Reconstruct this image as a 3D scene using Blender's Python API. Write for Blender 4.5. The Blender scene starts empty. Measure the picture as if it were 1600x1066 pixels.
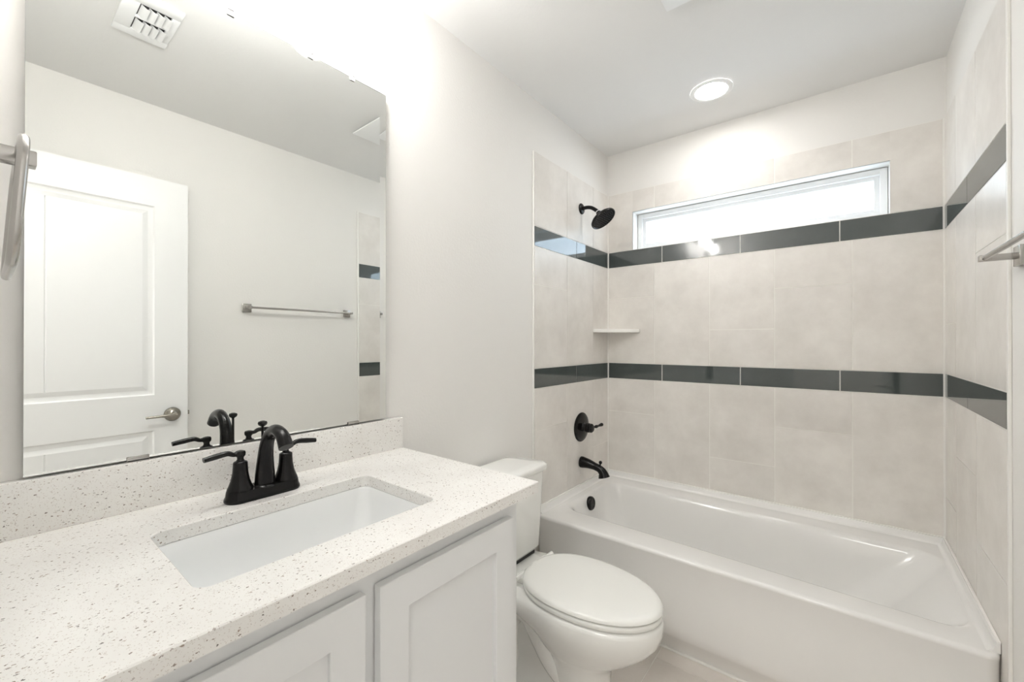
import bpy, bmesh, math, random
from mathutils import Vector, Matrix
random.seed(7)
scene = bpy.context.scene
COL = scene.collection

# ------------------------------------------------------------------ camera
H = 1.255
cam_d = bpy.data.cameras.new('camera'); cam = bpy.data.objects.new('camera', cam_d); COL.objects.link(cam)
cam_d.sensor_width = 36.0; cam_d.sensor_fit = 'HORIZONTAL'; cam_d.lens = 654.77 / 1600 * 36
cam_d.clip_start = 0.01
yw, pt, rl = math.radians(38.336), math.radians(0.2064), math.radians(0.0494)
F_ = Vector((-math.sin(yw) * math.cos(pt), math.cos(yw) * math.cos(pt), math.sin(pt)))
R_ = Vector((math.cos(yw), math.sin(yw), 0)); U_ = R_.cross(F_)
R2 = R_ * math.cos(rl) + U_ * math.sin(rl); U2 = U_ * math.cos(rl) - R_ * math.sin(rl)
m = Matrix((R2, U2, -F_)).transposed().to_4x4(); m.translation = Vector((1.1787, 0.0, H))
cam.matrix_world = m
scene.camera = cam

# ------------------------------------------------------------------ light and exposure
vs = scene.view_settings
vs.view_transform = 'Standard'; vs.look = 'None'; vs.gamma = 1.0; vs.use_curve_mapping = False
vs.exposure = 1.78
BULB, DOWN, WINDOW, HALL_FILL = 47.0, 23.0, 1.4, 5.8
world = bpy.data.worlds.new('world'); scene.world = world; world.use_nodes = True
bg = world.node_tree.nodes['Background']; bg.inputs[0].default_value = (0.86, 0.93, 1.0, 1); bg.inputs[1].default_value = 1.0
hl = bpy.data.lights.new('hall_fill_light', 'AREA'); hl.shape = 'DISK'; hl.size = 0.5; hl.energy = HALL_FILL; hl.color = (1.0, 0.985, 0.96)
hlo = bpy.data.objects.new('hall_fill_light', hl); COL.objects.link(hlo); hlo.location = (1.1, -0.75, 2.42)  # unseen fill lamp added in the hall for soft frontal light through the doorway
scene.cycles.max_bounces = 12; scene.cycles.diffuse_bounces = 8; scene.cycles.glossy_bounces = 6
scene.cycles.transparent_max_bounces = 8; scene.cycles.sample_clamp_indirect = 6.0
scene.cycles.caustics_reflective = False; scene.cycles.caustics_refractive = False
scene.cycles.use_denoising = True

# ------------------------------------------------------------------ dimensions (metres)
W, L = 1.51, 2.48                  # tile faces: left x=0, right x=W, back y=L
ZC = 2.449                         # ceiling
PL, PR, PB = -0.007, 1.517, 2.488  # painted wall planes
YF = -0.035                        # doorway wall plane
Z1, Z2, Z3, Z4 = 1.826, 1.727, 1.128, 1.029   # dark tile bands
ZT = 2.19                          # top of tile
YA, YB = 1.667, 1.644              # tile edge left / right

# ------------------------------------------------------------------ materials
def nmat(name):
    mt = bpy.data.materials.new(name); mt.use_nodes = True
    nt = mt.node_tree; b = nt.nodes['Principled BSDF']
    return mt, nt, b
def mat(name, col, rough=0.5, metal=0.0, coat=0.0, spec=0.5):
    mt, nt, b = nmat(name)
    b.inputs['Base Color'].default_value = (*col, 1); b.inputs['Roughness'].default_value = rough
    b.inputs['Metallic'].default_value = metal; b.inputs['Coat Weight'].default_value = coat
    b.inputs['Specular IOR Level'].default_value = spec; b.inputs['Coat Roughness'].default_value = 0.05
    return mt
def N(nt, t, **k):
    n = nt.nodes.new(t)
    for a, v in k.items(): setattr(n, a, v)
    return n
def bump(nt, b, scale, strength, dist, detail=3):
    tc = N(nt, 'ShaderNodeTexCoord'); no = N(nt, 'ShaderNodeTexNoise'); bu = N(nt, 'ShaderNodeBump')
    no.inputs['Scale'].default_value = scale; no.inputs['Detail'].default_value = detail
    bu.inputs['Strength'].default_value = strength; bu.inputs['Distance'].default_value = dist
    nt.links.new(tc.outputs['Object'], no.inputs['Vector']); nt.links.new(no.outputs['Fac'], bu.inputs['Height'])
    nt.links.new(bu.outputs['Normal'], b.inputs['Normal'])
def paint(name, col, rough, scale=110, strength=0.25, dist=0.002):
    mt, nt, b = nmat(name)
    b.inputs['Base Color'].default_value = (*col, 1); b.inputs['Roughness'].default_value = rough
    bump(nt, b, scale, strength, dist); return mt
def emit(name, col, s):
    mt, nt, b = nmat(name)
    b.inputs['Base Color'].default_value = (0.9, 0.9, 0.9, 1)
    b.inputs['Emission Color'].default_value = (*col, 1); b.inputs['Emission Strength'].default_value = s
    return mt
def ramp(nt, stops, interp='LINEAR'):
    r = N(nt, 'ShaderNodeValToRGB'); cr = r.color_ramp; cr.interpolation = interp
    while len(cr.elements) < len(stops): cr.elements.new(0.5)
    for e, (p, c) in zip(cr.elements, stops): e.position = p; e.color = (*c, 1)
    return r

def quartz():
    mt, nt, b = nmat('speckled_quartz'); ln = nt.links.new
    tc = N(nt, 'ShaderNodeTexCoord'); b.inputs['Roughness'].default_value = 0.22
    no = N(nt, 'ShaderNodeTexNoise'); no.inputs['Scale'].default_value = 7; no.inputs['Detail'].default_value = 4
    ln(tc.outputs['Object'], no.inputs['Vector'])
    base = ramp(nt, [(0.35, (0.80, 0.785, 0.76)), (0.65, (0.86, 0.85, 0.825))]); ln(no.outputs['Fac'], base.inputs['Fac'])
    cur = base.outputs['Color']
    dn = N(nt, 'ShaderNodeTexNoise'); dn.inputs['Scale'].default_value = 420; dn.inputs['Detail'].default_value = 1
    ln(tc.outputs['Object'], dn.inputs['Vector'])
    for scale, keep, rad, stops in (
            (290, 0.905, 0.40, [(0.0, (0.22, 0.19, 0.175)), (0.4, (0.40, 0.33, 0.28)), (0.7, (0.48, 0.45, 0.43)), (1.0, (0.17, 0.16, 0.15))]),
            (560, 0.76, 0.38, [(0.0, (0.66, 0.62, 0.58)), (0.5, (0.57, 0.51, 0.47)), (1.0, (0.69, 0.67, 0.65))])):
        mx = N(nt, 'ShaderNodeMixRGB'); mx.blend_type = 'ADD'; mx.inputs[0].default_value = 0.004
        ln(tc.outputs['Object'], mx.inputs[1]); ln(dn.outputs['Color'], mx.inputs[2])
        mp = N(nt, 'ShaderNodeMapping'); mp.inputs['Rotation'].default_value = (0.5, 0.4, 0.6); mp.inputs['Scale'].default_value = (1, 0.72, 1.2)
        ln(mx.outputs[0], mp.inputs['Vector'])
        v = N(nt, 'ShaderNodeTexVoronoi'); v.inputs['Scale'].default_value = scale; ln(mp.outputs['Vector'], v.inputs['Vector'])
        se = N(nt, 'ShaderNodeSeparateColor'); ln(v.outputs['Color'], se.inputs['Color'])
        g = N(nt, 'ShaderNodeMath', operation='GREATER_THAN'); ln(se.outputs[0], g.inputs[0]); g.inputs[1].default_value = keep
        l = N(nt, 'ShaderNodeMath', operation='LESS_THAN'); ln(v.outputs['Distance'], l.inputs[0]); l.inputs[1].default_value = rad
        mu = N(nt, 'ShaderNodeMath', operation='MULTIPLY'); ln(g.outputs[0], mu.inputs[0]); ln(l.outputs[0], mu.inputs[1])
        rc = ramp(nt, stops); ln(se.outputs[1], rc.inputs['Fac'])
        mi = N(nt, 'ShaderNodeMixRGB'); ln(mu.outputs[0], mi.inputs[0]); ln(cur, mi.inputs[1]); ln(rc.outputs['Color'], mi.inputs[2])
        cur = mi.outputs[0]
    ln(cur, b.inputs['Base Color'])
    return mt
def tilemat(name, c1, c2, rough, vary=0.05):
    mt, nt, b = nmat(name); ln = nt.links.new
    tc = N(nt, 'ShaderNodeTexCoord'); geo = N(nt, 'ShaderNodeNewGeometry')
    no = N(nt, 'ShaderNodeTexNoise'); no.inputs['Scale'].default_value = 5.5; no.inputs['Detail'].default_value = 6; no.inputs['Roughness'].default_value = 0.62
    sc = N(nt, 'ShaderNodeVectorMath', operation='SCALE'); sc.inputs['Scale'].default_value = 9.0
    cb = N(nt, 'ShaderNodeCombineXYZ')
    for i in range(3): ln(geo.outputs['Random Per Island'], cb.inputs[i])
    ln(cb.outputs[0], sc.inputs[0])
    ad = N(nt, 'ShaderNodeVectorMath', operation='ADD'); ln(tc.outputs['Object'], ad.inputs[0]); ln(sc.outputs[0], ad.inputs[1])
    ln(ad.outputs[0], no.inputs['Vector'])
    r = ramp(nt, [(0.30, c1), (0.70, c2)]); ln(no.outputs['Fac'], r.inputs['Fac'])
    hs = N(nt, 'ShaderNodeHueSaturation'); ln(r.outputs['Color'], hs.inputs['Color'])
    ma = N(nt, 'ShaderNodeMapRange'); ln(geo.outputs['Random Per Island'], ma.inputs['Value'])
    ma.inputs['To Min'].default_value = 1 - vary; ma.inputs['To Max'].default_value = 1 + vary
    ln(ma.outputs[0], hs.inputs['Value']); ln(hs.outputs['Color'], b.inputs['Base Color'])
    b.inputs['Roughness'].default_value = rough
    return mt

M = {}
M['wall'] = paint('wall_paint', (0.81, 0.798, 0.775), 0.62)
M['ceil'] = paint('ceiling_paint', (0.79, 0.79, 0.785), 0.75, 90, 0.2)
M['white'] = mat('white_trim_paint', (0.83, 0.83, 0.82), 0.35)
M['doorp'] = mat('white_door_paint', (0.87, 0.875, 0.875), 0.32)
M['cab'] = mat('cabinet_paint', (0.775, 0.785, 0.79), 0.38)
M['quartz'] = quartz()
M['tile'] = tilemat('beige_wall_tile', (0.69, 0.662, 0.626), (0.825, 0.80, 0.765), 0.33, 0.02)
M['floor'] = tilemat('beige_floor_tile', (0.66, 0.615, 0.57), (0.75, 0.71, 0.665), 0.35, 0.03)
M['dark'] = tilemat('charcoal_glazed_tile', (0.060, 0.072, 0.070), (0.074, 0.086, 0.084), 0.04, 0.06)
M['dark'].node_tree.nodes['Principled BSDF'].inputs['Specular IOR Level'].default_value = 0.9
M['grout'] = mat('cream_grout', (0.87, 0.855, 0.815), 0.8)
M['caulk'] = mat('white_caulk', (0.85, 0.84, 0.81), 0.45)
M['porc'] = mat('white_porcelain', (0.83, 0.83, 0.805), 0.12, coat=0.3)
M['seat'] = mat('white_seat_plastic', (0.82, 0.82, 0.79), 0.2)
M['tub'] = mat('white_acrylic', (0.80, 0.795, 0.78), 0.14, coat=0.2)
M['sink'] = mat('white_sink_ceramic', (0.84, 0.85, 0.85), 0.12, coat=0.3)
M['black'] = mat('oil_rubbed_bronze', (0.0055, 0.005, 0.005), 0.22, metal=0.0, coat=0.0, spec=0.28)
M['nozzle'] = mat('dark_rubber_nozzle', (0.05, 0.05, 0.06), 0.45)
M['nickel'] = mat('brushed_nickel', (0.46, 0.445, 0.425), 0.26, metal=1.0)
M['satin'] = mat('satin_nickel_hardware', (0.36, 0.34, 0.30), 0.22, metal=1.0)
M['chrome'] = mat('chrome', (0.8, 0.8, 0.82), 0.08, metal=1.0)
M['mirror'] = mat('mirror_silver', (0.875, 0.89, 0.875), 0.0, metal=1.0)
M['edge'] = mat('mirror_dark_edge', (0.10, 0.12, 0.11), 0.3)
M['plastic'] = mat('white_plastic', (0.86, 0.87, 0.88), 0.35)
M['clear'] = mat('clear_clip_plastic', (0.88, 0.87, 0.84), 0.2)
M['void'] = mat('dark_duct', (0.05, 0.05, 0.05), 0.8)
M['vinyl'] = mat('white_vinyl', (0.84, 0.85, 0.86), 0.35)
M['gap_shade'] = mat('fan_gap_shade', (0.07, 0.07, 0.07), 0.6)  # fan housing coloured dark to paint in the shade of the cover gap
M['mark'] = mat('grey_ink', (0.10, 0.10, 0.11), 0.5)
M['pane'] = emit('frosted_daylit_glass', (0.66, 0.84, 1.0), WINDOW)
M['bulb'] = emit('lit_bulb', (1.0, 0.985, 0.955), BULB)
M['down'] = emit('lit_diffuser', (1.0, 0.98, 0.955), DOWN)
mt, nt, b = nmat('frosted_glass_shade')
tr = N(nt, 'ShaderNodeBsdfTransparent'); tl_ = N(nt, 'ShaderNodeBsdfTranslucent'); gl = N(nt, 'ShaderNodeBsdfDiffuse')
m1 = N(nt, 'ShaderNodeMixShader'); m1.inputs[0].default_value = 0.35; m2 = N(nt, 'ShaderNodeMixShader'); m2.inputs[0].default_value = 0.12
tl_.inputs[0].default_value = (0.95, 0.95, 0.94, 1); gl.inputs[0].default_value = (0.9, 0.9, 0.89, 1)
nt.links.new(tl_.outputs[0], m1.inputs[1]); nt.links.new(gl.outputs[0], m1.inputs[2])
nt.links.new(tr.outputs[0], m2.inputs[1]); nt.links.new(m1.outputs[0], m2.inputs[2])
nt.links.new(m2.outputs[0], nt.nodes['Material Output'].inputs[0]); M['glass'] = mt

# ------------------------------------------------------------------ mesh helpers
def BM(): return bmesh.new()
def box(bm, x0, x1, y0, y1, z0, z1, bev=0.0, seg=2, mi=0, rot=None, piv=None):
    v = [bm.verts.new((x, y, z)) for z in (z0, z1) for y in (y0, y1) for x in (x0, x1)]
    fs = [bm.faces.new([v[i] for i in q]) for q in ((0, 2, 3, 1), (4, 5, 7, 6), (0, 1, 5, 4), (2, 6, 7, 3), (0, 4, 6, 2), (1, 3, 7, 5))]
    for f in fs: f.material_index = mi
    vv = v
    if bev > 0:
        es = list({e for f in fs for e in f.edges})
        r = bmesh.ops.bevel(bm, geom=es, offset=bev, segments=seg, profile=0.5, affect='EDGES', clamp_overlap=True)
        vv = list(set(r['verts']) | {q for q in v if q.is_valid})
        for f in r['faces']: f.material_index = mi
    if rot is not None:
        p = Vector(piv) if piv else Vector(((x0 + x1) / 2, (y0 + y1) / 2, (z0 + z1) / 2))
        for q in vv: q.co = rot @ (q.co - p) + p
    return vv
def loft(bm, loops, cap0=False, cap1=False, closed=True, mi=0, flip=False):
    rows = [[bm.verts.new(p) for p in lp] for lp in loops]
    n = len(rows[0])
    for a, b_ in zip(rows, rows[1:]):
        for i in range(n if closed else n - 1):
            j = (i + 1) % n
            q = [a[i], a[j], b_[j], b_[i]]
            f = bm.faces.new(q[::-1] if flip else q); f.material_index = mi
    if cap0: f = bm.faces.new(rows[0][::1 if flip else -1]); f.material_index = mi
    if cap1: f = bm.faces.new(rows[-1][::-1 if flip else 1]); f.material_index = mi
    return rows
def rrect(x0, x1, y0, y1, r, z, n=6):
    out = []
    for cx, cy, a0 in ((x1 - r, y1 - r, 0), (x0 + r, y1 - r, 90), (x0 + r, y0 + r, 180), (x1 - r, y0 + r, 270)):
        for k in range(n + 1):
            a = math.radians(a0 + 90 * k / n); out.append(Vector((cx + r * math.cos(a), cy + r * math.sin(a), z)))
    return out
def frame_of(d):
    d = d.normalized(); a = Vector((0, 0, 1)) if abs(d.z) < 0.9 else Vector((0, 1, 0))
    u = a.cross(d).normalized(); return u, d.cross(u)
def tube(bm, pts, rad, n=14, caps=True, flat=None, mi=0, up=None, closed=False):
    pts = [Vector(p) for p in pts]; k = len(pts)
    if not hasattr(rad, '__len__'): rad = [rad] * k
    loops = []; u = None
    for i, p in enumerate(pts):
        if closed: t = (pts[(i + 1) % k] - pts[i - 1])
        else: t = (pts[min(i + 1, k - 1)] - pts[max(i - 1, 0)])
        t.normalize()
        if u is None:
            u = Vector(up) if up else frame_of(t)[0]
        u = (u - t * u.dot(t)).normalized(); v = t.cross(u)
        fx, fy = (1, 1) if flat is None else (flat[i] if hasattr(flat[0], '__len__') else flat)
        loops.append([p + (u * math.cos(2 * math.pi * j / n) * fx + v * math.sin(2 * math.pi * j / n) * fy) * rad[i] for j in range(n)])
    if closed: loops.append(loops[0])
    rows = loft(bm, loops, caps and not closed, caps and not closed, mi=mi)
    if closed: bmesh.ops.remove_doubles(bm, verts=[v for r_ in (rows[0], rows[-1]) for v in r_], dist=1e-6)
    return rows
def smooth_path(pts, sub=6):
    pts = [Vector(p) for p in pts]; out = []
    for i in range(len(pts) - 1):
        p0, p1, p2, p3 = pts[max(i - 1, 0)], pts[i], pts[i + 1], pts[min(i + 2, len(pts) - 1)]
        for s in range(sub):
            t = s / sub
            out.append(0.5 * ((2 * p1) + (p2 - p0) * t + (2 * p0 - 5 * p1 + 4 * p2 - p3) * t * t + (3 * p1 - p0 - 3 * p2 + p3) * t ** 3))
    out.append(pts[-1]); return out
def lerp_list(vals, sub=6):
    out = []
    for a, b_ in zip(vals, vals[1:]):
        for s in range(sub): out.append(a + (b_ - a) * s / sub)
    return out + [vals[-1]]
def lathe(bm, o, axis, prof, n=28, caps=True, mi=0, squash=1.0):
    o = Vector(o); ax = Vector(axis).normalized(); u, v = frame_of(ax)
    loops = [[o + ax * h + (u * math.cos(2 * math.pi * j / n) + v * math.sin(2 * math.pi * j / n) * squash) * max(r, 1e-4) for j in range(n)] for r, h in prof]
    return loft(bm, loops, caps, caps, mi=mi)

def mk(name, bm, mats, parent=None, base=(0, 0, 0), angle=35, weld=True):
    if not isinstance(mats, (list, tuple)): mats = [mats]
    bmesh.ops.recalc_face_normals(bm, faces=bm.faces)
    me = bpy.data.meshes.new(name); bm.to_mesh(me); bm.free()
    base = Vector(parent['_b'] if parent is not None else base)
    me.transform(Matrix.Translation(-base))
    for p in me.polygons: p.use_smooth = True
    me.set_sharp_from_angle(angle=math.radians(angle))
    for q in mats: me.materials.append(q)
    o = bpy.data.objects.new(name, me); COL.objects.link(o)
    o['_b'] = tuple(base)
    if parent is not None: o.parent = parent
    else: o.location = base
    return o
def tag(o, label=None, cat=None, group=None, kind=None):
    if label: o['label'] = label
    if cat: o['category'] = cat
    if group: o['group'] = group
    if kind: o['kind'] = kind
    return o
def thing(name, label, cat, base, group=None):
    o = bpy.data.objects.new(name, None); COL.objects.link(o); o.location = base; o.empty_display_size = 0.05
    o['_b'] = tuple(base); return tag(o, label, cat, group)
def struct(name, bm, mats, label, cat, **k):
    return tag(mk(name, bm, mats, **k), label, cat, kind='structure')

# ------------------------------------------------------------------ room shell
bm = BM(); box(bm, PL - 0.12, PL, YF - 0.12, PB + 0.14, 0, ZC)
wl = struct('wall_left', bm, M['wall'], 'cream painted wall behind the vanity mirror and toilet, tiled at its tub end', 'wall')
WX0, WX1, WZ0, WZ1 = 0.163, 1.341, Z1 + 0.001, 2.060      # window opening
bm = BM()
box(bm, PL, WX0, PB, PB + 0.14, 0, ZC); box(bm, WX1, PR, PB, PB + 0.14, 0, ZC)
box(bm, WX0, WX1, PB, PB + 0.14, 0, WZ0); box(bm, WX0, WX1, PB, PB + 0.14, WZ1, ZC)
wb = struct('wall_back', bm, M['wall'], 'far wall over the long side of the tub, tiled below cream paint, with the narrow window', 'wall')
bm = BM(); box(bm, PR, PR + 0.12, YF - 0.12, PB + 0.14, 0, ZC)
wr = struct('wall_right', bm, M['wall'], 'wall opposite the mirror, cream paint with tile at its tub end', 'wall')
DX0, DX1, DZ = 0.775, 1.470, 2.075                         # door opening
bm = BM()
box(bm, PL, DX0, YF - 0.115, YF, 0, ZC); box(bm, DX1, PR, YF - 0.115, YF, 0, ZC); box(bm, DX0, DX1, YF - 0.115, YF, DZ, ZC)
wf = struct('wall_front', bm, M['wall'], 'doorway wall at the left end of the vanity, carrying the towel ring', 'wall')
bm = BM(); box(bm, PL - 0.12, PR + 0.12, YF - 0.115, PB + 0.14, ZC, ZC + 0.1)
struct('ceiling', bm, M['ceil'], 'flat pale grey-white painted ceiling', 'ceiling')
# floor tiles, 0.305 x 0.61, grout line at x = 0.59
bm = BM(); box(bm, PL - 0.12, PR + 0.12, YF - 0.115, PB + 0.14, -0.05, -0.0015, mi=1)
tx, ty = 0.305, 0.61
for i in range(-3, 5):
    for j in range(-2, 6):
        x0 = 0.59 + i * tx; y0 = 1.36 + (j - 2) * ty + (i % 2) * ty / 2 - 0.3
        a, b_ = max(x0 + 0.0015, PL), min(x0 + tx - 0.0015, PR); c, d = max(y0 + 0.0015, YF - 0.115), min(y0 + ty - 0.0015, PB)
        if b_ - a > 0.01 and d - c > 0.01: box(bm, a, b_, c, d, -0.004, 0)
struct('floor', bm, [M['floor'], M['grout']], 'beige ceramic tile bathroom floor', 'floor')
# hallway beyond the doorway, behind the camera
bm = BM(); hy0, hy1 = YF - 0.115, -1.45
box(bm, 0.0, 0.02, hy1, hy0, 0, ZC); box(bm, 2.2, 2.22, hy1, hy0, 0, ZC); box(bm, 0.0, 2.22, hy1 - 0.02, hy1, 0, ZC)
box(bm, PR + 0.12, 2.22, hy0, hy0 + 0.02, 0, ZC)
struct('wall_hall', bm, M['wall'], 'cream hallway walls outside the bathroom door', 'wall')
bm = BM(); box(bm, 0, 2.22, hy1, hy0, -0.05, 0); struct('floor_hall', bm, M['floor'], 'beige hallway floor outside the bathroom door', 'floor')
bm = BM(); box(bm, 0, 2.22, hy1, hy0, ZC, ZC + 0.1); struct('ceiling_hall', bm, M['ceil'], 'white hallway ceiling outside the bathroom door', 'ceiling')

# tile on the three tub walls ------------------------------------------------
def tile_wall(parent, put, cols, zbot, ztop, joints, bands, hole=None):
    """put(bm,u0,u1,z0,z1,mi,depth0,depth1) adds a slab; cols = column edges; joints[col] = z joints"""
    g = 0.0021
    ft, fa, fg = BM(), BM(), BM()
    put(fg, cols[0], cols[-1], zbot, ztop, 0.0, 0.0062, hole)
    for i, (a, b_) in enumerate(zip(cols, cols[1:])):
        for z0, z1 in ((zbot, Z4), (Z3, Z2), (Z1, ztop)):
            cuts = [z0] + [q for q in sorted(joints[i]) if z0 + 0.02 < q < z1 - 0.02] + [z1]
            for c, d in zip(cuts, cuts[1:]): put(ft, a + g, b_ - g, c + g, d - g, 0.0, 0.008, hole)
    for z0, z1 in ((Z4, Z3), (Z2, Z1)):
        for a, b_ in zip(bands, bands[1:]): put(fa, a + g, b_ - g, z0 + g, z1 - g, 0.0, 0.0082, None)
    mk('tile_field', ft, M['tile'], parent)
    tag(mk('accent_band', fa, M['dark'], parent), 'glossy charcoal tile bands')
    tag(mk('grout', fg, M['grout'], parent), 'thin cream grout lines')
def holed(fn):
    def put(bm, u0, u1, z0, z1, d0, d1, hole):
        if hole and u0 < hole[1] and u1 > hole[0] and z0 < hole[3] and z1 > hole[2]:
            hx0, hx1, hz0, hz1 = hole
            if u0 < hx0: fn(bm, u0, hx0, z0, z1, d0, d1)
            if u1 > hx1: fn(bm, hx1, u1, z0, z1, d0, d1)
            a, b_ = max(u0, hx0), min(u1, hx1)
            if z0 < hz0: fn(bm, a, b_, z0, hz0, d0, d1)
            if z1 > hz1: fn(bm, a, b_, hz1, z1, d0, d1)
        else: fn(bm, u0, u1, z0, z1, d0, d1)
    return put
ZB0 = 0.30
tile_wall(wb, holed(lambda bm, u0, u1, z0, z1, d0, d1: box(bm, u0, u1, PB - d1, PB - d0, z0, z1)),
          [0.004, 0.297, 0.601, 0.906, 1.211, W - 0.004], ZB0, ZT,
          [[1.532, 0.823], [], [1.325, 0.628], [1.529, 0.831], []], [0.004, 0.342, 0.752, 1.166, W - 0.004], (WX0, WX1, WZ0, WZ1))
tile_wall(wl, holed(lambda bm, u0, u1, z0, z1, d0, d1: box(bm, PL - d0, PL + d1 - 0.001, u0, u1, z0, z1)),
          [YA, 1.973, 2.277, L - 0.003], 0.0, ZT, [[1.539, 0.828], [], [1.325, 0.628]], [YA, 2.077, L - 0.003])
tile_wall(wr, holed(lambda bm, u0, u1, z0, z1, d0, d1: box(bm, PR - d1 + 0.001, PR + d0, u0, u1, z0, z1)),
          [YB, 1.965, 2.268, L - 0.003], 0.0, ZT, [[1.539, 0.628], [0.83], [1.331, 0.62]], [YB, 2.080, L - 0.003])
# caulk at the corners and cream edge beads at the tile ends
bm = BM()
for x, s in ((0.0, 1), (W, -1)):
    box(bm, min(x, x + s * 0.006), max(x, x + s * 0.006), L - 0.006, L + 0.002, 0.44, ZT)
struct('trim_1', bm, M['caulk'], 'cream caulk lines in the two tiled corners over the tub', 'caulk')
bm = BM(); box(bm, PL, 0.0005, YA - 0.009, YA - 0.0005, 0.0, ZT, 0.002)
struct('trim_2', bm, M['caulk'], 'cream tile edge trim beside the toilet tank', 'tile trim')
bm = BM(); box(bm, W - 0.0005, PR, YB - 0.012, YB - 0.0005, 0.0, ZT, 0.002)
struct('trim_3', bm, M['caulk'], 'cream tile edge trim on the wall with the towel bar', 'tile trim')
# baseboards
bm = BM(); box(bm, PL, PL + 0.014, 0.845, YA - 0.012, 0, 0.13, 0.003)
struct('baseboard_left', bm, M['white'], 'white baseboard behind the toilet', 'baseboard')
bm = BM(); box(bm, PR - 0.014, PR, YF, YB - 0.014, 0, 0.13, 0.003)
struct('baseboard_right', bm, M['white'], 'white baseboard under the towel bar', 'baseboard')
# door casing
bm = BM()
for y0, y1 in ((YF - 0.13, YF - 0.115),):
    box(bm, DX0 - 0.06, DX0, y0, y1, 0, DZ + 0.06, 0.003); box(bm, DX1, DX1 + 0.04, y0, y1, 0, DZ + 0.06, 0.003); box(bm, DX0, DX1, y0, y1, DZ, DZ + 0.06, 0.003)
box(bm, DX0 - 0.002, DX0 + 0.016, YF - 0.115, YF, 0, DZ); box(bm, DX1 - 0.004, DX1 + 0.002, YF - 0.115, YF, 0, DZ); box(bm, DX0, DX1, YF - 0.115, YF, DZ - 0.016, DZ + 0.002)
struct('trim_4', bm, M['white'], 'white door jamb and casing round the bathroom doorway', 'door casing')

# window ---------------------------------------------------------------------
WY0, WY1 = 2.558, 2.612
win = thing('window_1', 'narrow horizontal window of frosted glass in a white vinyl frame above the tub', 'window', (0.75, WY0, WZ0)); win['kind'] = 'structure'
def ring4(bm, x0, x1, z0, z1, w, y0, y1, bev=0.002):
    box(bm, x0, x0 + w, y0, y1, z0, z1, bev); box(bm, x1 - w, x1, y0, y1, z0, z1, bev)
    box(bm, x0 + w - 0.001, x1 - w + 0.001, y0, y1, z1 - w, z1, bev); box(bm, x0 + w - 0.001, x1 - w + 0.001, y0, y1, z0, z0 + w, bev)
bm = BM(); ring4(bm, WX0 + 0.002, WX1 - 0.002, WZ0 + 0.001, WZ1 - 0.002, 0.028, WY0, WY1, 0.003)
ring4(bm, WX0 + 0.028, WX1 - 0.028, WZ0 + 0.027, WZ1 - 0.028, 0.022, WY0 + 0.016, WY1, 0.002)
mk('window_frame', bm, M['vinyl'], win)
bm = BM(); box(bm, WX0 + 0.045, WX1 - 0.045, WY0 + 0.03, WY0 + 0.036, WZ0 + 0.042, WZ1 - 0.043)
mk('pane', bm, M['pane'], win)

# ------------------------------------------------------------------ vanity cabinet
CY0, CY1 = YF + 0.002, 0.835
van = thing('vanity_cabinet', 'pale grey painted vanity cabinet under the speckled countertop', 'cabinet', (0.27, 0.4, 0))
bm = BM()
XF = 0.533
box(bm, 0.0, XF - 0.02, CY1 - 0.018, CY1, 0.0, 0.874, 0.001)
box(bm, 0.0, XF - 0.02, CY0, CY0 + 0.018, 0.0, 0.874)
box(bm, 0.0, XF - 0.02, CY0, CY1, 0.10, 0.118); box(bm, PL + 0.001, 0.012, CY0, CY1, 0.1, 0.874)
box(bm, XF - 0.085, XF - 0.07, CY0, CY1, 0.0, 0.10)
mk('body', bm, M['cab'], van)
D = [(0.030, 0.399), (0.427, 0.797)]
bm = BM()
box(bm, XF - 0.02, XF, CY0, 0.05, 0.1, 0.874); box(bm, XF - 0.02, XF, CY1 - 0.055, CY1, 0.0, 0.874)
box(bm, XF - 0.02, XF, 0.385, 0.44, 0.1, 0.874)
box(bm, XF - 0.0201, XF - 0.0001, CY0, CY1 - 0.05, 0.81, 0.874); box(bm, XF - 0.0201, XF - 0.0001, CY0, CY1 - 0.05, 0.1, 0.15)
mk('face_frame', bm, M['cab'], van)
for y0, y1 in D:
    d = BM(); x0, x1 = XF + 0.0028, XF + 0.0200; z0, z1 = 0.125, 0.833; w = 0.060
    def R(i, x): return [Vector((x, y0 + i, z0 + i)), Vector((x, y1 - i, z0 + i)), Vector((x, y1 - i, z1 - i)), Vector((x, y0 + i, z1 - i))]
    loft(d, [R(0, x0), R(0, x1 - 0.0012), R(0.0012, x1), R(w, x1), R(w + 0.0015, x1 - 0.0015), R(w + 0.0015, x1 - 0.0095), R(w + 0.0015, x0 + 0.001), R(0.001, x0)])
    do = mk('door', d, M['cab'], van, angle=25)
    p = BM(); box(p, x0 + 0.0015, x1 - 0.0095, y0 + w + 0.001, y1 - w - 0.001, z0 + w + 0.001, z1 - w - 0.001); mk('door_panel', p, M['cab'], do)

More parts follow.
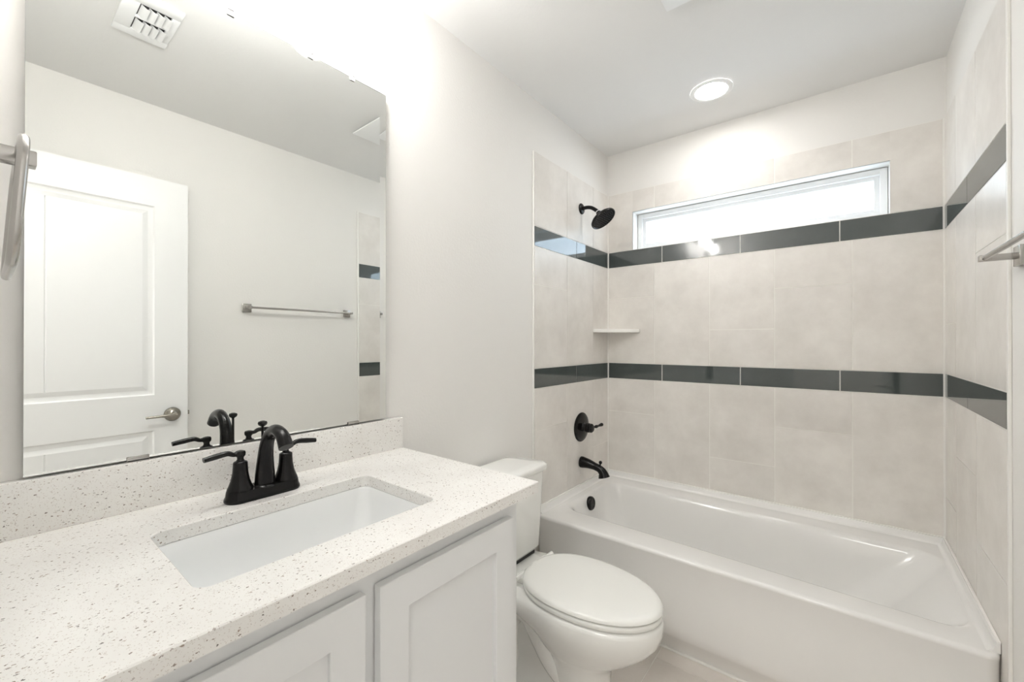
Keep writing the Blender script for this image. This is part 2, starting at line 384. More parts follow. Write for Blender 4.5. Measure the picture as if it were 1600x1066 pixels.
# ------------------------------------------------------------------ countertop
CT, CB = 0.903, 0.8755
top = thing('countertop', 'cream speckled quartz countertop over the grey vanity cabinet', 'countertop', (0.28, 0.42, CB))
bm = BM()
OX0, OX1, OY0, OY1 = PL + 0.001, 0.571, YF + 0.001, 0.877
SX0, SX1, SY0, SY1 = 0.180, 0.461, 0.190, 0.635
def outer(ins, z): return [Vector((x, y, z)) for x, y in ((OX0 + ins, OY0 + ins), (OX1 - ins, OY0 + ins), (OX1 - ins, OY1 - ins), (OX0 + ins, OY1 - ins))]
ro = loft(bm, [outer(0, CB), outer(0, CT - 0.002), outer(0.002, CT)])
ri = loft(bm, [rrect(SX0, SX1, SY0, SY1, 0.022, CB), rrect(SX0, SX1, SY0, SY1, 0.022, CT - 0.002), rrect(SX0 - 0.0015, SX1 + 0.0015, SY0 - 0.0015, SY1 + 0.0015, 0.023, CT)], flip=True)
for k in (0, -1):
    es = []
    for row in (ro[k], ri[k]):
        for i in range(len(row)): es.append(bm.edges.get((row[i], row[(i + 1) % len(row)])))
    bmesh.ops.triangle_fill(bm, use_beauty=True, use_dissolve=False, edges=es)
mk('slab', bm, M['quartz'], top, angle=20)
bm = BM(); box(bm, PL + 0.0015, 0.020, OY0, OY1, CT, 1.004, 0.0018)
tag(mk('backsplash', bm, M['quartz'], base=(0.007, 0.42, CT)), 'low strip of speckled quartz along the wall below the mirror', 'backsplash')

# ------------------------------------------------------------------ sink
sk = thing('sink', 'white rectangular undermount basin set in the speckled countertop', 'sink', (0.32, 0.41, 0.72))
bm = BM()
def sl(ins, z, r, dx=0.0): return rrect(SX0 + ins + dx, SX1 - ins, SY0 + ins * 1.0, SY1 - ins * 1.0, r, z, 8)
prof = [(-0.026, CB - 0.001, 0.04), (0.0, CB - 0.001, 0.026), (0.002, CB - 0.005, 0.026), (0.006, CB - 0.03, 0.03), (0.012, CB - 0.07, 0.035), (0.02, CB - 0.10, 0.04), (0.032, CB - 0.122, 0.045), (0.05, CB - 0.133, 0.045), (0.085, CB - 0.139, 0.04), (0.11, CB - 0.142, 0.028)]
loft(bm, [sl(*q) for q in prof], cap1=True, flip=True)
loft(bm, [sl(-0.026, CB - 0.001, 0.04), sl(-0.026, CB - 0.012, 0.04), sl(-0.004, CB - 0.02, 0.03), sl(0.005, CB - 0.10, 0.04), sl(0.04, CB - 0.145, 0.045), sl(0.10, CB - 0.152, 0.03)], cap1=True)
mk('basin', bm, M['sink'], sk, angle=60)
bm = BM(); lathe(bm, (0.32, 0.4125, CB - 0.1425), (0, 0, 1), [(0.024, 0), (0.024, 0.003), (0.017, 0.0045), (0.016, 0.003), (0.0155, 0.008), (0.010, 0.011), (0.001, 0.0115)])
tag(mk('drain', bm, M['black'], sk), 'dark bronze drain stopper')

# ------------------------------------------------------------------ faucet
FX, FY = 0.124, 0.4065
fc = thing('faucet', 'dark bronze two-handle centerset faucet behind the sink', 'faucet', (FX, FY, CT))
bm = BM()
def stad(hx, hy, z, cx=FX): # stadium outline: half depth hx, half length hy
    out = []
    for k in range(40):
        a = 2 * math.pi * k / 40
        x, y = hx * math.cos(a), hx * math.sin(a)
        out.append(Vector((cx + x, FY + y + (hy - hx) * (1 if math.sin(a) > 1e-9 else -1 if math.sin(a) < -1e-9 else 0), z)))
    return out
loft(bm, [stad(0.0275, 0.0785, CT), stad(0.029, 0.080, CT + 0.003), stad(0.0285, 0.0795, CT + 0.007), stad(0.0265, 0.0770, CT + 0.012), stad(0.0255, 0.0755, CT + 0.022), stad(0.0245, 0.0745, CT + 0.0245)], True, True)
mk('base_plate', bm, M['black'], fc)
for s in (-1, 1):
    hy = FY + s * 0.0485
    bm = BM()
    lathe(bm, (FX, hy, CT + 0.022), (0, 0, 1), [(0.0255, 0), (0.0258, 0.004), (0.0248, 0.007), (0.0225, 0.012), (0.0185, 0.024), (0.0155, 0.040), (0.0145, 0.055), (0.0143, 0.062), (0.0125, 0.0645), (0.009, 0.066), (0.0065, 0.068)])
    hb = mk('handle', bm, M['black'], fc)
    bm = BM(); lathe(bm, (FX, hy, CT + 0.088), (0, 0, 1), [(0.0085, 0), (0.0065, 0.004), (0.0068, 0.008), (0.010, 0.012), (0.0105, 0.018), (0.009, 0.0215), (0.004, 0.023)])
    zl = CT + 0.105
    pts = smooth_path([(FX, hy + s * 0.004, zl), (FX + 0.001, hy + s * 0.014, zl - 0.001), (FX + 0.002, hy + s * 0.026, zl + 0.004), (FX + 0.003, hy + s * 0.048, zl + 0.002), (FX + 0.004, hy + s * 0.070, zl - 0.001)], 5)
    tube(bm, pts, lerp_list([0.0075, 0.006, 0.0072, 0.0078, 0.0068], 5), 12, flat=(1.0, 0.8))
    mk('lever', bm, M['black'], hb)
bm = BM()
sp = smooth_path([(FX + 0.006, FY, CT + 0.022), (FX + 0.006, FY, CT + 0.050), (FX + 0.009, FY, CT + 0.090), (FX + 0.018, FY, CT + 0.123), (FX + 0.040, FY, CT + 0.148), (FX + 0.068, FY, CT + 0.156), (FX + 0.097, FY, CT + 0.147), (FX + 0.115, FY, CT + 0.126)], 6)
fl_ = [(1.0, 0.72 + 0.28 * min(1, q / 18)) for q in range(len(sp))]
tube(bm, sp, lerp_list([0.0225, 0.0205, 0.0165, 0.0142, 0.0132, 0.0132, 0.0138, 0.0152], 6), 20, up=(0, 1, 0), flat=fl_)
lathe(bm, (FX + 0.006, FY, CT + 0.021), (0, 0, 1), [(0.0235, 0), (0.024, 0.003), (0.021, 0.006), (0.018, 0.007)])
mk('spout', bm, M['black'], fc, angle=50)
bm = BM(); tube(bm, [(FX - 0.020, FY + 0.0045, CT + 0.012), (FX - 0.020, FY + 0.0045, CT + 0.158)], 0.0028, 10)
lathe(bm, (FX - 0.020, FY + 0.0045, CT + 0.153), (0, 0, 1), [(0.003, 0), (0.0085, 0.004), (0.0102, 0.008), (0.009, 0.012), (0.004, 0.014)], 18)
lathe(bm, (FX - 0.020, FY + 0.0045, CT), (0, 0, 1), [(0.007, 0), (0.0065, 0.012), (0.004, 0.016)], 14)
mk('lift_rod', bm, M['black'], fc)

# ------------------------------------------------------------------ mirror
MY0, MY1, MZ0, MZ1 = 0.047, 0.816, 1.009, 2.062
tilt = math.radians(0.28)
mr = thing('wall_mirror', 'large frameless rectangular mirror standing above the backsplash', 'mirror', (0.006, 0.43, MZ0))
bm = BM(); bv = 0.022
def mx(z, d=0.0): return 0.0105 - (z - MZ0) * math.tan(tilt) + d
a = [Vector((mx(z), y, z)) for y, z in ((MY0, MZ0), (MY1 - bv, MZ0), (MY1 - bv, MZ1), (MY0, MZ1))]
f = bm.faces.new([bm.verts.new(p) for p in a]); f.material_index = 0
a = [Vector((mx(z, e), y, z)) for y, z, e in ((MY1 - bv, MZ0, 0), (MY1, MZ0, 0.0013), (MY1, MZ1, 0.0013), (MY1 - bv, MZ1, 0))]
f = bm.faces.new([bm.verts.new(p) for p in a]); f.material_index = 0
fr_ = [(MY0, MZ0, 0), (MY1, MZ0, .0013), (MY1, MZ1, .0013), (MY0, MZ1, 0)]
for (y0, z0, e0), (y1, z1, e1) in zip(fr_, fr_[1:] + fr_[:1]):
    f = bm.faces.new([bm.verts.new(p) for p in (Vector((mx(z0, e0), y0, z0)), Vector((mx(z1, e1), y1, z1)), Vector((mx(z1, -.0045), y1, z1)), Vector((mx(z0, -.0045), y0, z0)))]); f.material_index = 1
f = bm.faces.new([bm.verts.new(Vector((mx(z, -.0045), y, z))) for y, z, e in fr_]); f.material_index = 1
glass = mk('mirror_glass', bm, [M['mirror'], M['edge']], mr, angle=0.01)
for y in (0.374, 0.570, 0.697):
    bm = BM(); xc = mx(MZ1)
    box(bm, xc + 0.0008, xc + 0.0035, y - 0.008, y + 0.008, MZ1 - 0.010, MZ1 + 0.006, 0.001)
    box(bm, PL + 0.0005, xc + 0.0035, y - 0.008, y + 0.008, MZ1 + 0.001, MZ1 + 0.008, 0.001)
    lathe(bm, (PL + 0.0005, y, MZ1 + 0.013), (1, 0, 0), [(0.008, 0), (0.008, 0.005), (0.005, 0.007), (0.001, 0.007)], 16)
    tag(mk('clip', bm, M['clear'], mr), 'small clear plastic mirror clip')
for y in (0.205, 0.70):
    bm = BM(); xc = mx(MZ0)
    box(bm, xc + 0.0015, xc + 0.004, y - 0.018, y + 0.018, MZ0 - 0.004, MZ0 + 0.006, 0.0008); box(bm, PL + 0.001, xc + 0.004, y - 0.018, y + 0.018, MZ0 - 0.0045, MZ0 - 0.001)
    tag(mk('clip', bm, M['nickel'], mr), 'flat metal clip at the mirror bottom edge')

# ------------------------------------------------------------------ vanity light
LX = 0.114
vl = thing('vanity_light', 'three-lamp bath bar light with frosted glass shades above the mirror', 'wall lamp', (PL, 0.41, 2.27))
bm = BM(); box(bm, PL + 0.0005, PL + 0.022, 0.33, 0.49, 2.27, 2.37, 0.006); mk('backplate', bm, M['black'], vl)
bm = BM(); tube(bm, [(LX - 0.03, 0.15, 2.32), (LX - 0.03, 0.67, 2.32)], 0.009, 12); tube(bm, [(PL + 0.02, 0.41, 2.32), (LX - 0.03, 0.41, 2.32)], 0.009, 12)
mk('bar', bm, M['black'], vl)
for y in (0.19, 0.41, 0.63):
    bm = BM(); tube(bm, smooth_path([(LX - 0.03, y, 2.32), (LX - 0.005, y, 2.335), (LX, y, 2.325)], 5), 0.007, 10)
    lathe(bm, (LX, y, 2.33), (0, 0, -1), [(0.006, 0), (0.02, 0.006), (0.022, 0.012), (0.022, 0.045), (0.018, 0.047)], 20)
    soc = mk('socket', bm, M['black'], vl)
    bm = BM(); lathe(bm, (LX, y, 2.305), (0, 0, -1), [(0.022, 0.0), (0.040, 0.010), (0.050, 0.030), (0.053, 0.146)], 36, caps=False)
    mk('shade', bm, M['glass'], vl, angle=60)
    bm = BM(); lathe(bm, (LX, y, 2.287), (0, 0, -1), [(0.012, 0), (0.016, 0.02), (0.028, 0.045), (0.030, 0.06), (0.026, 0.078), (0.014, 0.088), (0.002, 0.091)], 24)
    mk('bulb', bm, M['bulb'], vl, angle=80)

# ------------------------------------------------------------------ ceiling fittings
dl = thing('recessed_light', 'round recessed downlight glowing in the ceiling over the tub', 'ceiling light', (0.690, 2.135, ZC))
bm = BM(); lathe(bm, (0.690, 2.135, ZC - 0.0005), (0, 0, -1), [(0.092, 0), (0.091, 0.004), (0.075, 0.007), (0.070, 0.005), (0.069, 0.001)], 48, caps=False); mk('trim_ring', bm, M['white'], dl)
bm = BM(); lathe(bm, (0.690, 2.135, ZC - 0.001), (0, 0, -1), [(0.070, 0), (0.070, 0.002), (0.04, 0.0035), (0.002, 0.004)], 48); mk('diffuser', bm, M['down'], dl)

fx0, fx1, fy0, fy1, fz = 0.686, 0.985, 1.283, 1.512, 2.434
fan = thing('exhaust_fan', 'white plastic exhaust fan grille hanging just below the ceiling', 'fan', ((fx0 + fx1) / 2, (fy0 + fy1) / 2, ZC))
bm = BM(); box(bm, fx0, fx1, fy0, fy1, fz, fz + 0.007, 0.003); mk('cover', bm, M['plastic'], fan)
bm = BM(); box(bm, fx0 + 0.025, fx1 - 0.025, fy0 + 0.02, fy1 - 0.02, fz + 0.007, ZC - 0.0005); mk('housing', bm, M['gap_shade'], fan)
vx0, vx1, vy0, vy1 = 0.690, 0.968, 0.294, 0.452
vent = thing('supply_register', 'white ceiling air register with two rows of curved louvers, over the vanity', 'vent', ((vx0 + vx1) / 2, (vy0 + vy1) / 2, ZC))
bm = BM(); z0, z1 = ZC - 0.008, ZC - 0.0003
ix0, ix1, iy0, iy1, xm = vx0 + 0.055, vx1 - 0.045, vy0 + 0.045, vy1 - 0.025, 0.832
box(bm, vx0, ix0, vy0, vy1, z0, z1, 0.002); box(bm, ix1, vx1, vy0, vy1, z0, z1, 0.002)
box(bm, ix0 - 0.003, ix1 + 0.003, vy0, iy0, z0, z1, 0.002); box(bm, ix0 - 0.003, ix1 + 0.003, iy1, vy1, z0, z1, 0.002); box(bm, xm - 0.006, xm + 0.006, iy0 - 0.003, iy1 + 0.003, z0, z1, 0.001)
mk('face_frame', bm, M['plastic'], vent)
bm = BM(); box(bm, ix0, ix1, iy0, iy1, ZC - 0.0012, ZC - 0.0004); mk('duct_opening', bm, M['void'], vent)
for a, b_ in ((ix0, xm - 0.006), (xm + 0.006, ix1)):
    for k in range(4):
        y = iy0 + 0.004 + k * 0.0215; bm = BM()
        lp = []
        for x in (a + 0.009, b_):
            lp.append([Vector((x, y + 0.024 * t, ZC - 0.0015 - 0.011 * math.sin(t * 1.75))) for t in [q / 6 for q in range(7)]] + [Vector((x, y + 0.024 * t, ZC - 0.0025 - 0.011 * math.sin(t * 1.75))) for t in [q / 6 for q in range(6, -1, -1)]])
        loft(bm, lp, True, True); mk('louver', bm, M['plastic'], vent, angle=50)

# ------------------------------------------------------------------ entrance door (seen in the mirror)
DF, DB, DY0, DY1, DT = 1.440, 1.475, -0.028, 0.645, 2.062
dr = thing('door_1', 'white two-panel bathroom door standing open along the wall with the towel bar', 'door', (1.457, DY0, 0.01)); dr['kind'] = 'structure'
bm = BM()
p0, p1 = 0.060, 0.515; g = 0.010
box(bm, DF + g, DB - g, DY0 + 0.01, DY1 - 0.01, 0.015, DT - 0.005)
panels = [(0.19, 0.845), (1.015, 1.925)]
for x0, x1 in ((DF, DF + g + 0.001), (DB - g - 0.001, DB)):
    box(bm, x0, x1, DY0 + 0.011, p0, 0.012, DT - 0.01); box(bm, x0, x1, p1, DY1 - 0.011, 0.012, DT - 0.01)
    zz = [0.012] + [q for pr_ in panels for q in pr_] + [DT - 0.01]
    for c, d in zip(zz[::2], zz[1::2]): box(bm, x0, x1, p0, p1, c, d)
box(bm, DF, DB, DY1 - 0.011, DY1, 0.012, DT); box(bm, DF, DB, DY0, DY0 + 0.011, 0.012, DT); box(bm, DF, DB, DY0 + 0.011, DY1 - 0.011, DT - 0.01, DT)
mk('door_slab', bm, M['doorp'], dr)
for z0, z1 in panels:
    bm = BM()
    for (a, b_) in ((p0, 0.159), (0.166, p1)):
        pass
    # moulded bevel down to the recess, then the raised planked field
    def rl_(i, x): return [Vector((x, p0 + i, z0 + i)), Vector((x, p1 - i, z0 + i)), Vector((x, p1 - i, z1 - i)), Vector((x, p0 + i, z1 - i))]
    loft(bm, [rl_(0, DF), rl_(0.006, DF + 0.006), rl_(0.018, DF + 0.009), rl_(0.024, DF + 0.009), rl_(0.044, DF + 0.003)])
    y_0, y_1, zz0, zz1 = p0 + 0.044, p1 - 0.044, z0 + 0.044, z1 - 0.044
    sec = [(y_0, DF + 0.003), (0.158, DF + 0.003), (0.1615, DF + 0.007), (0.165, DF + 0.003), (y_1, DF + 0.003)]
    loft(bm, [[Vector((x, y, zz0)) for y, x in sec], [Vector((x, y, zz1)) for y, x in sec]], closed=False)
    mk('door_panel', bm, M['doorp'], dr, angle=15)
HY, HZ = 0.583, 0.915
bm = BM(); lathe(bm, (DF, HY, HZ), (-1, 0, 0), [(0.034, 0.0), (0.034, 0.004), (0.031, 0.009), (0.018, 0.013), (0.013, 0.016), (0.0115, 0.045), (0.010, 0.05)], 32)
hd = tag(mk('door_handle', bm, M['satin'], dr), 'brushed nickel lever handle')
bm = BM(); tube(bm, smooth_path([(DF - 0.046, HY + 0.006, HZ), (DF - 0.050, HY - 0.02, HZ), (DF - 0.050, HY - 0.06, HZ), (DF - 0.047, HY - 0.10, HZ - 0.001), (DF - 0.045, HY - 0.108, HZ - 0.002)], 5), lerp_list([0.010, 0.0085, 0.0065, 0.0055, 0.005], 5), 12)
mk('lever', bm, M['satin'], hd)
bm = BM(); box(bm, DF + 0.008, DB - 0.008, DY1, DY1 + 0.009, HZ - 0.010, HZ + 0.010, 0.002); mk('latch', bm, M['satin'], dr)

# ------------------------------------------------------------------ towel bar on the right wall
BZ = 1.466
tb = thing('towel_bar', 'brushed nickel towel bar with square posts on the painted wall opposite the mirror', 'towel bar', (PR, 1.24, BZ))
for y in (0.937, 1.552):
    bm = BM(); box(bm, PR - 0.010, PR - 0.0003, y - 0.024, y + 0.024, BZ - 0.024, BZ + 0.024, 0.0015)
    po = mk('post', bm, M['nickel'], tb)
    bm = BM(); box(bm, PR - 0.072, PR - 0.008, y - 0.0075, y + 0.0075, BZ - 0.0075, BZ + 0.0075, 0.001); mk('arm', bm, M['nickel'], po)
bm = BM(); tube(bm, [(PR - 0.062, 0.932, BZ), (PR - 0.062, 1.557, BZ)], 0.0062, 14); mk('rail', bm, M['nickel'], tb)

# ------------------------------------------------------------------ towel ring on the doorway wall
RX, RZ = 0.490, 1.448
tr_ = thing('towel_ring', 'brushed nickel towel ring on the wall left of the mirror', 'towel ring', (RX, YF, RZ))
bm = BM(); box(bm, RX - 0.024, RX + 0.024, YF + 0.0003, YF + 0.010, RZ - 0.020, RZ + 0.028, 0.0015); mk('wall_plate', bm, M['nickel'], tr_)
bm = BM(); box(bm, RX - 0.008, RX + 0.008, YF + 0.008, 0.036, RZ - 0.004, RZ + 0.012, 0.001); mk('post', bm, M['nickel'], tr_)
bm = BM()
rp = [Vector((RX + p.x, 0.024 - 0.06 * (0.002 - p.y) , RZ + p.y)) for p in rrect(-0.098, 0.098, -0.118, 0.004, 0.034, 0, 7)]
tube(bm, rp, 0.0042, 12, closed=True, up=(0, 1, 0)); mk('ring', bm, M['nickel'], tr_)

# ------------------------------------------------------------------ bathtub
tub = thing('bathtub', 'white alcove bathtub with a plain apron along the back wall', 'bathtub', (0.75, 2.08, 0))
bm = BM()
X0, X1, YBK = 0.0015, 1.5085, L - 0.003
def tl(y0, z, r=0.03, i=0.0): return rrect(X0 + i, X1 - i, y0, YBK - i, r, z, 7)
def inn(x0, x1, yl, yr, y1, r, z):
    lp = rrect(x0, x1, 0.0, 1.0 * (y1 - (yl + yr) / 2), r, z, 7); out = []
    ht = y1 - (yl + yr) / 2
    for p in lp:
        t = (p.x - x0) / (x1 - x0); yf = yl + (yr - yl) * t
        s = p.y / ht
        out.append(Vector((p.x, yf * (1 - s) + y1 * s, z)))
    return out
RZT = 0.420
outer_loops = [tl(1.752, 0.0), tl(1.750, 0.01), tl(1.722, 0.062), tl(1.702, 0.088), tl(1.692, 0.105), tl(1.689, 0.13), tl(1.684, 0.30), tl(1.680, 0.395), tl(1.676, 0.405), tl(1.676, 0.411), tl(1.679, 0.4165), tl(1.685, 0.4195, 0.03, 0.003), tl(1.692, RZT, 0.03, 0.006)]
inner_loops = [inn(0.058, 1.488, 1.822, 1.768, 2.352, 0.085, RZT), inn(0.068, 1.482, 1.829, 1.775, 2.345, 0.085, RZT - 0.002), inn(0.075, 1.476, 1.836, 1.782, 2.339, 0.09, RZT - 0.009), inn(0.080, 1.468, 1.842, 1.790, 2.333, 0.095, RZT - 0.022),
               inn(0.090, 1.430, 1.853, 1.812, 2.322, 0.10, 0.36), inn(0.102, 1.375, 1.864, 1.835, 2.312, 0.11, 0.29), inn(0.118, 1.305, 1.877, 1.858, 2.300, 0.12, 0.21), inn(0.138, 1.240, 1.892, 1.88, 2.288, 0.13, 0.145),
               inn(0.168, 1.190, 1.912, 1.905, 2.270, 0.13, 0.105), inn(0.215, 1.130, 1.945, 1.945, 2.238, 0.12, 0.083), inn(0.27, 1.06, 1.99, 1.99, 2.19, 0.08, 0.075)]
loft(bm, outer_loops + inner_loops, cap1=True)
# tile flange round the three wall sides: a cove strip
def fl(ins, z):
    return [Vector((X0 + ins, 1.697, z)), Vector((X0 + ins, YBK - ins, z)), Vector((X1 - ins, YBK - ins, z)), Vector((X1 - ins, 1.697, z))]
sec = [(0.030, RZT - 0.001), (0.020, RZT + 0.002), (0.013, RZT + 0.008), (0.010, RZT + 0.024), (0.0085, RZT + 0.027), (0.0, RZT + 0.027), (0.0, RZT - 0.001)]
loft(bm, [fl(*q) for q in sec], closed=False)
for k in (0, 3):
    bm.faces.new([bm.verts.new(fl(*q)[k]) for q in sec])
mk('shell', bm, M['tub'], tub, angle=50)
bm = BM(); lathe(bm, (0.082, 2.075, 0.372), (1, 0, 0.12), [(0.036, 0), (0.0375, 0.006), (0.036, 0.014), (0.032, 0.019), (0.024, 0.0205), (0.023, 0.018), (0.001, 0.018)], 32)
tag(mk('overflow_cover', bm, M['black'], tub), 'round dark bronze overflow cover')
bm = BM(); lathe(bm, (0.30, 2.09, 0.0745), (0, 0, 1), [(0.034, 0), (0.034, 0.003), (0.022, 0.005), (0.02, 0.012), (0.001, 0.013)], 28)
tag(mk('drain', bm, M['black'], tub), 'round dark bronze drain')
bm = BM()
for z0, z1, q in ((0.0, RZT - 0.01, 0),): box(bm, X1 - 0.004, W - 0.0003, 1.712, 1.722, z0, z1 + 0.03, 0.002)
box(bm, 0.02, W - 0.02, 1.742, 1.7525, 0.0, 0.008, 0.002)
def cl(x0, x1, y0, y1): box(bm, x0, x1, y0, y1, RZT + 0.026, RZT + 0.0315, 0.0015)
cl(X0 - 0.001, X0 + 0.006, 1.697, L - 0.003); cl(W - 0.0075, W - 0.0003, 1.697, L - 0.003); cl(X0, W - 0.002, YBK - 0.004, L - 0.0005)
struct('trim_5', bm, M['caulk'], 'white caulk beads sealing the tub to tile and floor', 'caulk')

# ------------------------------------------------------------------ tub spout, valve, shower head, shelf
SYc = 2.130
ts = thing('tub_spout', 'dark bronze tub spout with diverter knob on the tiled wall', 'spout', (0.0, SYc, 0.572))
bm = BM()
pth = smooth_path([(0.001, SYc, 0.572), (0.012, SYc, 0.572), (0.045, SYc, 0.570), (0.085, SYc, 0.562), (0.115, SYc, 0.553), (0.135, SYc, 0.536), (0.143, SYc, 0.512)], 6)
tube(bm, pth, lerp_list([0.0315, 0.0315, 0.0265, 0.0205, 0.0205, 0.0240, 0.0320], 6), 24, up=(0, 1, 0))
mk('body', bm, M['black'], ts, angle=50)
bm = BM(); lathe(bm, (0.118, SYc, 0.566), (0.12, 0, 1), [(0.004, 0), (0.004, 0.014), (0.008, 0.018), (0.0095, 0.024), (0.008, 0.030), (0.003, 0.033)], 18)
mk('diverter_knob', bm, M['black'], ts)

va = thing('shower_valve', 'dark bronze shower valve with round escutcheon plate and lever, above the tub spout', 'valve', (0.0, SYc, 0.772))
bm = BM(); lathe(bm, (0.0003, SYc, 0.772), (1, 0, 0), [(0.083, 0), (0.083, 0.003), (0.080, 0.006), (0.060, 0.011), (0.040, 0.014), (0.030, 0.016)], 48); mk('escutcheon', bm, M['black'], va)
bm = BM(); lathe(bm, (0.014, SYc, 0.772), (1, 0, 0), [(0.029, 0), (0.024, 0.006), (0.021, 0.016), (0.021, 0.022), (0.026, 0.025), (0.027, 0.036), (0.024, 0.040), (0.026, 0.044), (0.025, 0.054), (0.019, 0.060), (0.006, 0.062)], 32)
hb = mk('handle', bm, M['black'], va)
bm = BM(); pth = smooth_path([(0.060, SYc + 0.018, 0.772), (0.064, SYc + 0.036, 0.773), (0.068, SYc + 0.052, 0.774), (0.073, SYc + 0.072, 0.776), (0.078, SYc + 0.098, 0.779), (0.080, SYc + 0.106, 0.780)], 5)
tube(bm, pth, lerp_list([0.0085, 0.0055, 0.0095, 0.0060, 0.0105, 0.0085], 5), 14); mk('lever', bm, M['black'], hb)

sh = thing('showerhead', 'dark bronze shower head on a bent arm, high on the tiled wall', 'shower head', (0.0, SYc, 2.022))
bm = BM(); lathe(bm, (0.0003, SYc, 2.022), (1, 0, 0), [(0.031, 0), (0.031, 0.003), (0.027, 0.008), (0.014, 0.012)], 32); mk('flange', bm, M['black'], sh)
hc = Vector((0.139, SYc, 1.938)); th = math.radians(36); nv = Vector((math.sin(th), 0, -math.cos(th)))
neck = hc - nv * 0.058
bm = BM(); pth = smooth_path([(0.004, SYc, 2.022), (0.035, SYc, 2.023), (0.062, SYc, 2.017), (0.086, SYc, 2.002), tuple(neck - nv * 0.004)], 6); tube(bm, pth, 0.0105, 16); mk('arm', bm, M['black'], sh)
bm = BM(); lathe(bm, tuple(neck - nv * 0.004), nv, [(0.0125, 0), (0.0125, 0.006), (0.0115, 0.0065)], 24); tag(mk('collar', bm, M['chrome'], sh), 'thin bright ring at the end of the arm')
bm = BM(); lathe(bm, tuple(neck), nv, [(0.011, 0.002), (0.015, 0.006), (0.016, 0.014), (0.013, 0.019), (0.020, 0.025), (0.046, 0.034), (0.066, 0.043), (0.0735, 0.050), (0.0745, 0.056), (0.073, 0.060), (0.069, 0.0605), (0.066, 0.057), (0.001, 0.056)], 48)
hd = mk('head', bm, M['black'], sh, angle=40)
bm = BM(); u, v = frame_of(nv); fc_ = neck + nv * 0.056
for rr, nn in ((0.012, 6), (0.024, 12), (0.036, 18), (0.048, 24), (0.058, 30)):
    for k in range(nn):
        a = 2 * math.pi * k / nn; c = fc_ + (u * math.cos(a) + v * math.sin(a)) * rr
        lathe(bm, tuple(c), nv, [(0.0022, 0), (0.0018, 0.003), (0.0008, 0.0034)], 6)
o = mk('nozzles', bm, M['nozzle'], hd); o['kind'] = 'stuff'

bm = BM(); lp = []
for z, r in ((1.3165, 0.205), (1.3185, 0.207), (1.335, 0.207), (1.337, 0.2055)):
    pts = [Vector((0.001, L - 0.001, z)), Vector((0.001, L - r, z)), Vector((0.012, L - r, z)), Vector((r, L - 0.012, z)), Vector((r, L - 0.001, z))]
    lp.append(pts)
loft(bm, lp, True, True)
tag(mk('corner_shelf', bm, M['caulk'], base=(0.05, L - 0.05, 1.3165)), 'cream triangular corner shelf between the two dark tile bands', 'shelf')

# ------------------------------------------------------------------ toilet
TY = 1.300
to = thing('toilet', 'white two-piece elongated toilet between vanity and tub', 'toilet', (0.40, TY, 0))
def egg(xb, xf, w, z, xc=0.47, n=48, pb=2.3, pf=2.0):
    out = []
    for k in range(n):
        a = 2 * math.pi * k / n; c, s = math.cos(a), math.sin(a)
        e = pf if c >= 0 else pb
        cc = math.copysign(abs(c) ** (2 / e), c); ss = math.copysign(abs(s) ** (2 / e), s)
        out.append(Vector((xc + (xf - xc if c >= 0 else xc - xb) * cc, TY + w * ss, z)))
    return out
bm = BM()
loft(bm, [egg(0.37, 0.590, 0.098, 0.0, 0.47), egg(0.37, 0.588, 0.097, 0.02, 0.47), egg(0.37, 0.572, 0.091, 0.045, 0.47), egg(0.365, 0.562, 0.088, 0.10, 0.47), egg(0.36, 0.566, 0.090, 0.15, 0.47),
          egg(0.34, 0.585, 0.098, 0.185, 0.47), egg(0.30, 0.622, 0.116, 0.215, 0.47), egg(0.29, 0.668, 0.137, 0.248, 0.47), egg(0.25, 0.706, 0.156, 0.283, 0.47, pb=2.3), egg(0.18, 0.730, 0.169, 0.315, 0.47, pb=2.6), egg(0.085, 0.738, 0.176, 0.343, 0.47, pb=3.0),
          egg(0.06, 0.740, 0.177, 0.370, 0.47, pb=3.0), egg(0.064, 0.736, 0.173, 0.380, 0.47, pb=3.0), egg(0.074, 0.727, 0.164, 0.385, 0.47, pb=3.0)], True, True)
# rear deck under the tank
loft(bm, [rrect(0.04, 0.33, TY - 0.10, TY + 0.10, 0.04, 0.30), rrect(0.03, 0.33, TY - 0.115, TY + 0.115, 0.04, 0.335), rrect(0.028, 0.33, TY - 0.118, TY + 0.118, 0.04, 0.375), rrect(0.034, 0.324, TY - 0.112, TY + 0.112, 0.036, 0.386)], True, True)
# rear foot and trapway
loft(bm, [rrect(0.13, 0.48, TY - 0.10, TY + 0.10, 0.06, 0.0), rrect(0.13, 0.48, TY - 0.10, TY + 0.10, 0.06, 0.022), rrect(0.15, 0.47, TY - 0.078, TY + 0.078, 0.05, 0.04), rrect(0.15, 0.46, TY - 0.055, TY + 0.055, 0.04, 0.10), rrect(0.12, 0.46, TY - 0.055, TY + 0.055, 0.04, 0.31)], True, True)
for s in (-1, 1):
    yy = TY + s * 0.048
    tube(bm, smooth_path([(0.43, yy - s * 0.01, 0.085), (0.37, yy, 0.14), (0.325, yy + s * 0.006, 0.205), (0.28, yy + s * 0.006, 0.262), (0.225, yy + s * 0.004, 0.262), (0.185, yy + s * 0.004, 0.20), (0.185, yy + s * 0.004, 0.12), (0.20, yy + s * 0.01, 0.02)], 5), 0.040, 16)
mk('bowl', bm, M['porc'], to, angle=60)
bm = BM()
def seatl(o, z, xb=0.262): return [Vector((max(p.x, xb), p.y, z)) for p in egg(0.25 - o, 0.737 + o, 0.172 + o, z)]
loft(bm, [seatl(-0.014, 0.3895), seatl(-0.002, 0.3895), seatl(0.0, 0.392), seatl(0.0, 0.402), seatl(-0.003, 0.4055), seatl(-0.012, 0.4065)], True, True)
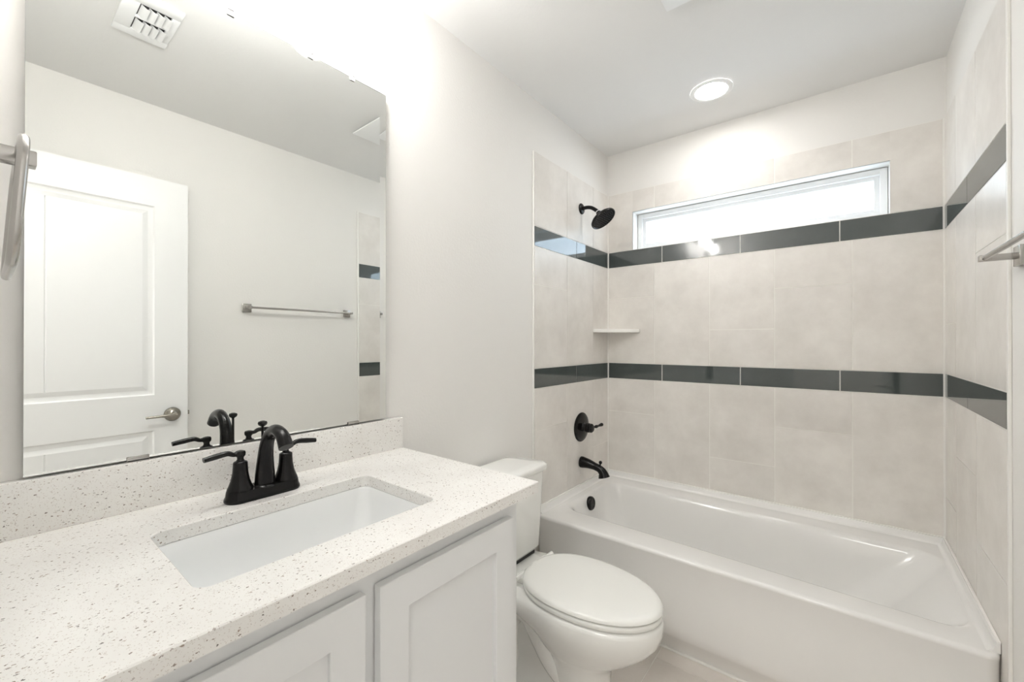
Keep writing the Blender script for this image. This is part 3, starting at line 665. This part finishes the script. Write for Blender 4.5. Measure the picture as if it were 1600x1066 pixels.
tag(mk('seat', bm, M['seat'], to, angle=50), 'white oval seat ring under the lid')
bm = BM()
loft(bm, [seatl(-0.012, 0.4105, 0.256), seatl(-0.001, 0.4105, 0.256), seatl(0.001, 0.413, 0.256), seatl(-0.001, 0.420, 0.256), seatl(-0.008, 0.4255, 0.256), seatl(-0.022, 0.4285, 0.262), seatl(-0.06, 0.430, 0.28), seatl(-0.11, 0.4305, 0.31)], True, True)
tag(mk('lid', bm, M['seat'], to, angle=50), 'closed white lid')
for s in (-1, 1):
    bm = BM(); box(bm, 0.242, 0.285, TY + s * 0.072 - 0.024, TY + s * 0.072 + 0.024, 0.385, 0.413, 0.006, 3); tube(bm, [(0.262, TY + s * 0.045, 0.411), (0.262, TY + s * 0.118, 0.411)], 0.0085, 14); mk('hinge', bm, M['seat'], to)
bm = BM()
def tk(hw_f, hw_b, x1, z, x0=0.018, r=0.035):
    lp = rrect(x0, x1, -1, 1, 0.03, z, 7); out = []
    base = rrect(x0, x1, TY - hw_f, TY + hw_f, r, z, 7)
    for p in base:
        t = (p.x - x0) / (x1 - x0); k = (hw_b + (hw_f - hw_b) * t) / hw_f
        bow = 0.012 * (1 - ((p.y - TY) / hw_f) ** 2) * max(0, (t - 0.7) / 0.3)
        out.append(Vector((p.x + bow, TY + (p.y - TY) * k, z)))
    return out
loft(bm, [tk(0.140, 0.12, 0.165, 0.402), tk(0.152, 0.125, 0.180, 0.408), tk(0.158, 0.13, 0.186, 0.42), tk(0.168, 0.138, 0.188, 0.55), tk(0.182, 0.148, 0.190, 0.718)], True, True)
mk('tank', bm, M['porc'], to, angle=50)
bm = BM()
loft(bm, [tk(0.186, 0.148, 0.192, 0.7185, 0.014), tk(0.196, 0.153, 0.200, 0.724, 0.012), tk(0.199, 0.155, 0.202, 0.738, 0.010), tk(0.196, 0.153, 0.199, 0.747, 0.012), tk(0.188, 0.148, 0.190, 0.752, 0.018), tk(0.14, 0.11, 0.16, 0.754, 0.03)], True, True)
mk('tank_lid', bm, M['porc'], to, angle=50)
bm = BM(); lathe(bm, (0.194, TY - 0.13, 0.675), (1, 0, 0), [(0.012, 0), (0.012, 0.006), (0.008, 0.012)], 18); tube(bm, [(0.208, TY - 0.13, 0.675), (0.212, TY - 0.09, 0.670), (0.212, TY - 0.06, 0.666)], [0.006, 0.005, 0.006], 10)
mk('flush_lever', bm, M['chrome'], to)
bm = BM()   # bolt and gasket in the gap under the tank
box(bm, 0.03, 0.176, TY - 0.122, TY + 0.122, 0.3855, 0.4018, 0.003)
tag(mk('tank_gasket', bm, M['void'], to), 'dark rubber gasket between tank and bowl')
bm = BM(); tube(bm, smooth_path([(0.226, TY - 0.018, 0.3868), (0.223, TY - 0.010, 0.3868), (0.227, TY - 0.002, 0.3868), (0.223, TY + 0.006, 0.3868), (0.226, TY + 0.016, 0.3868)], 5), 0.0011, 6, flat=(1, 1))
tag(mk('maker_mark', bm, M['mark'], to), 'small grey script mark behind the lid')

for o in bpy.data.objects:
    if '_b' in o: del o['_b']
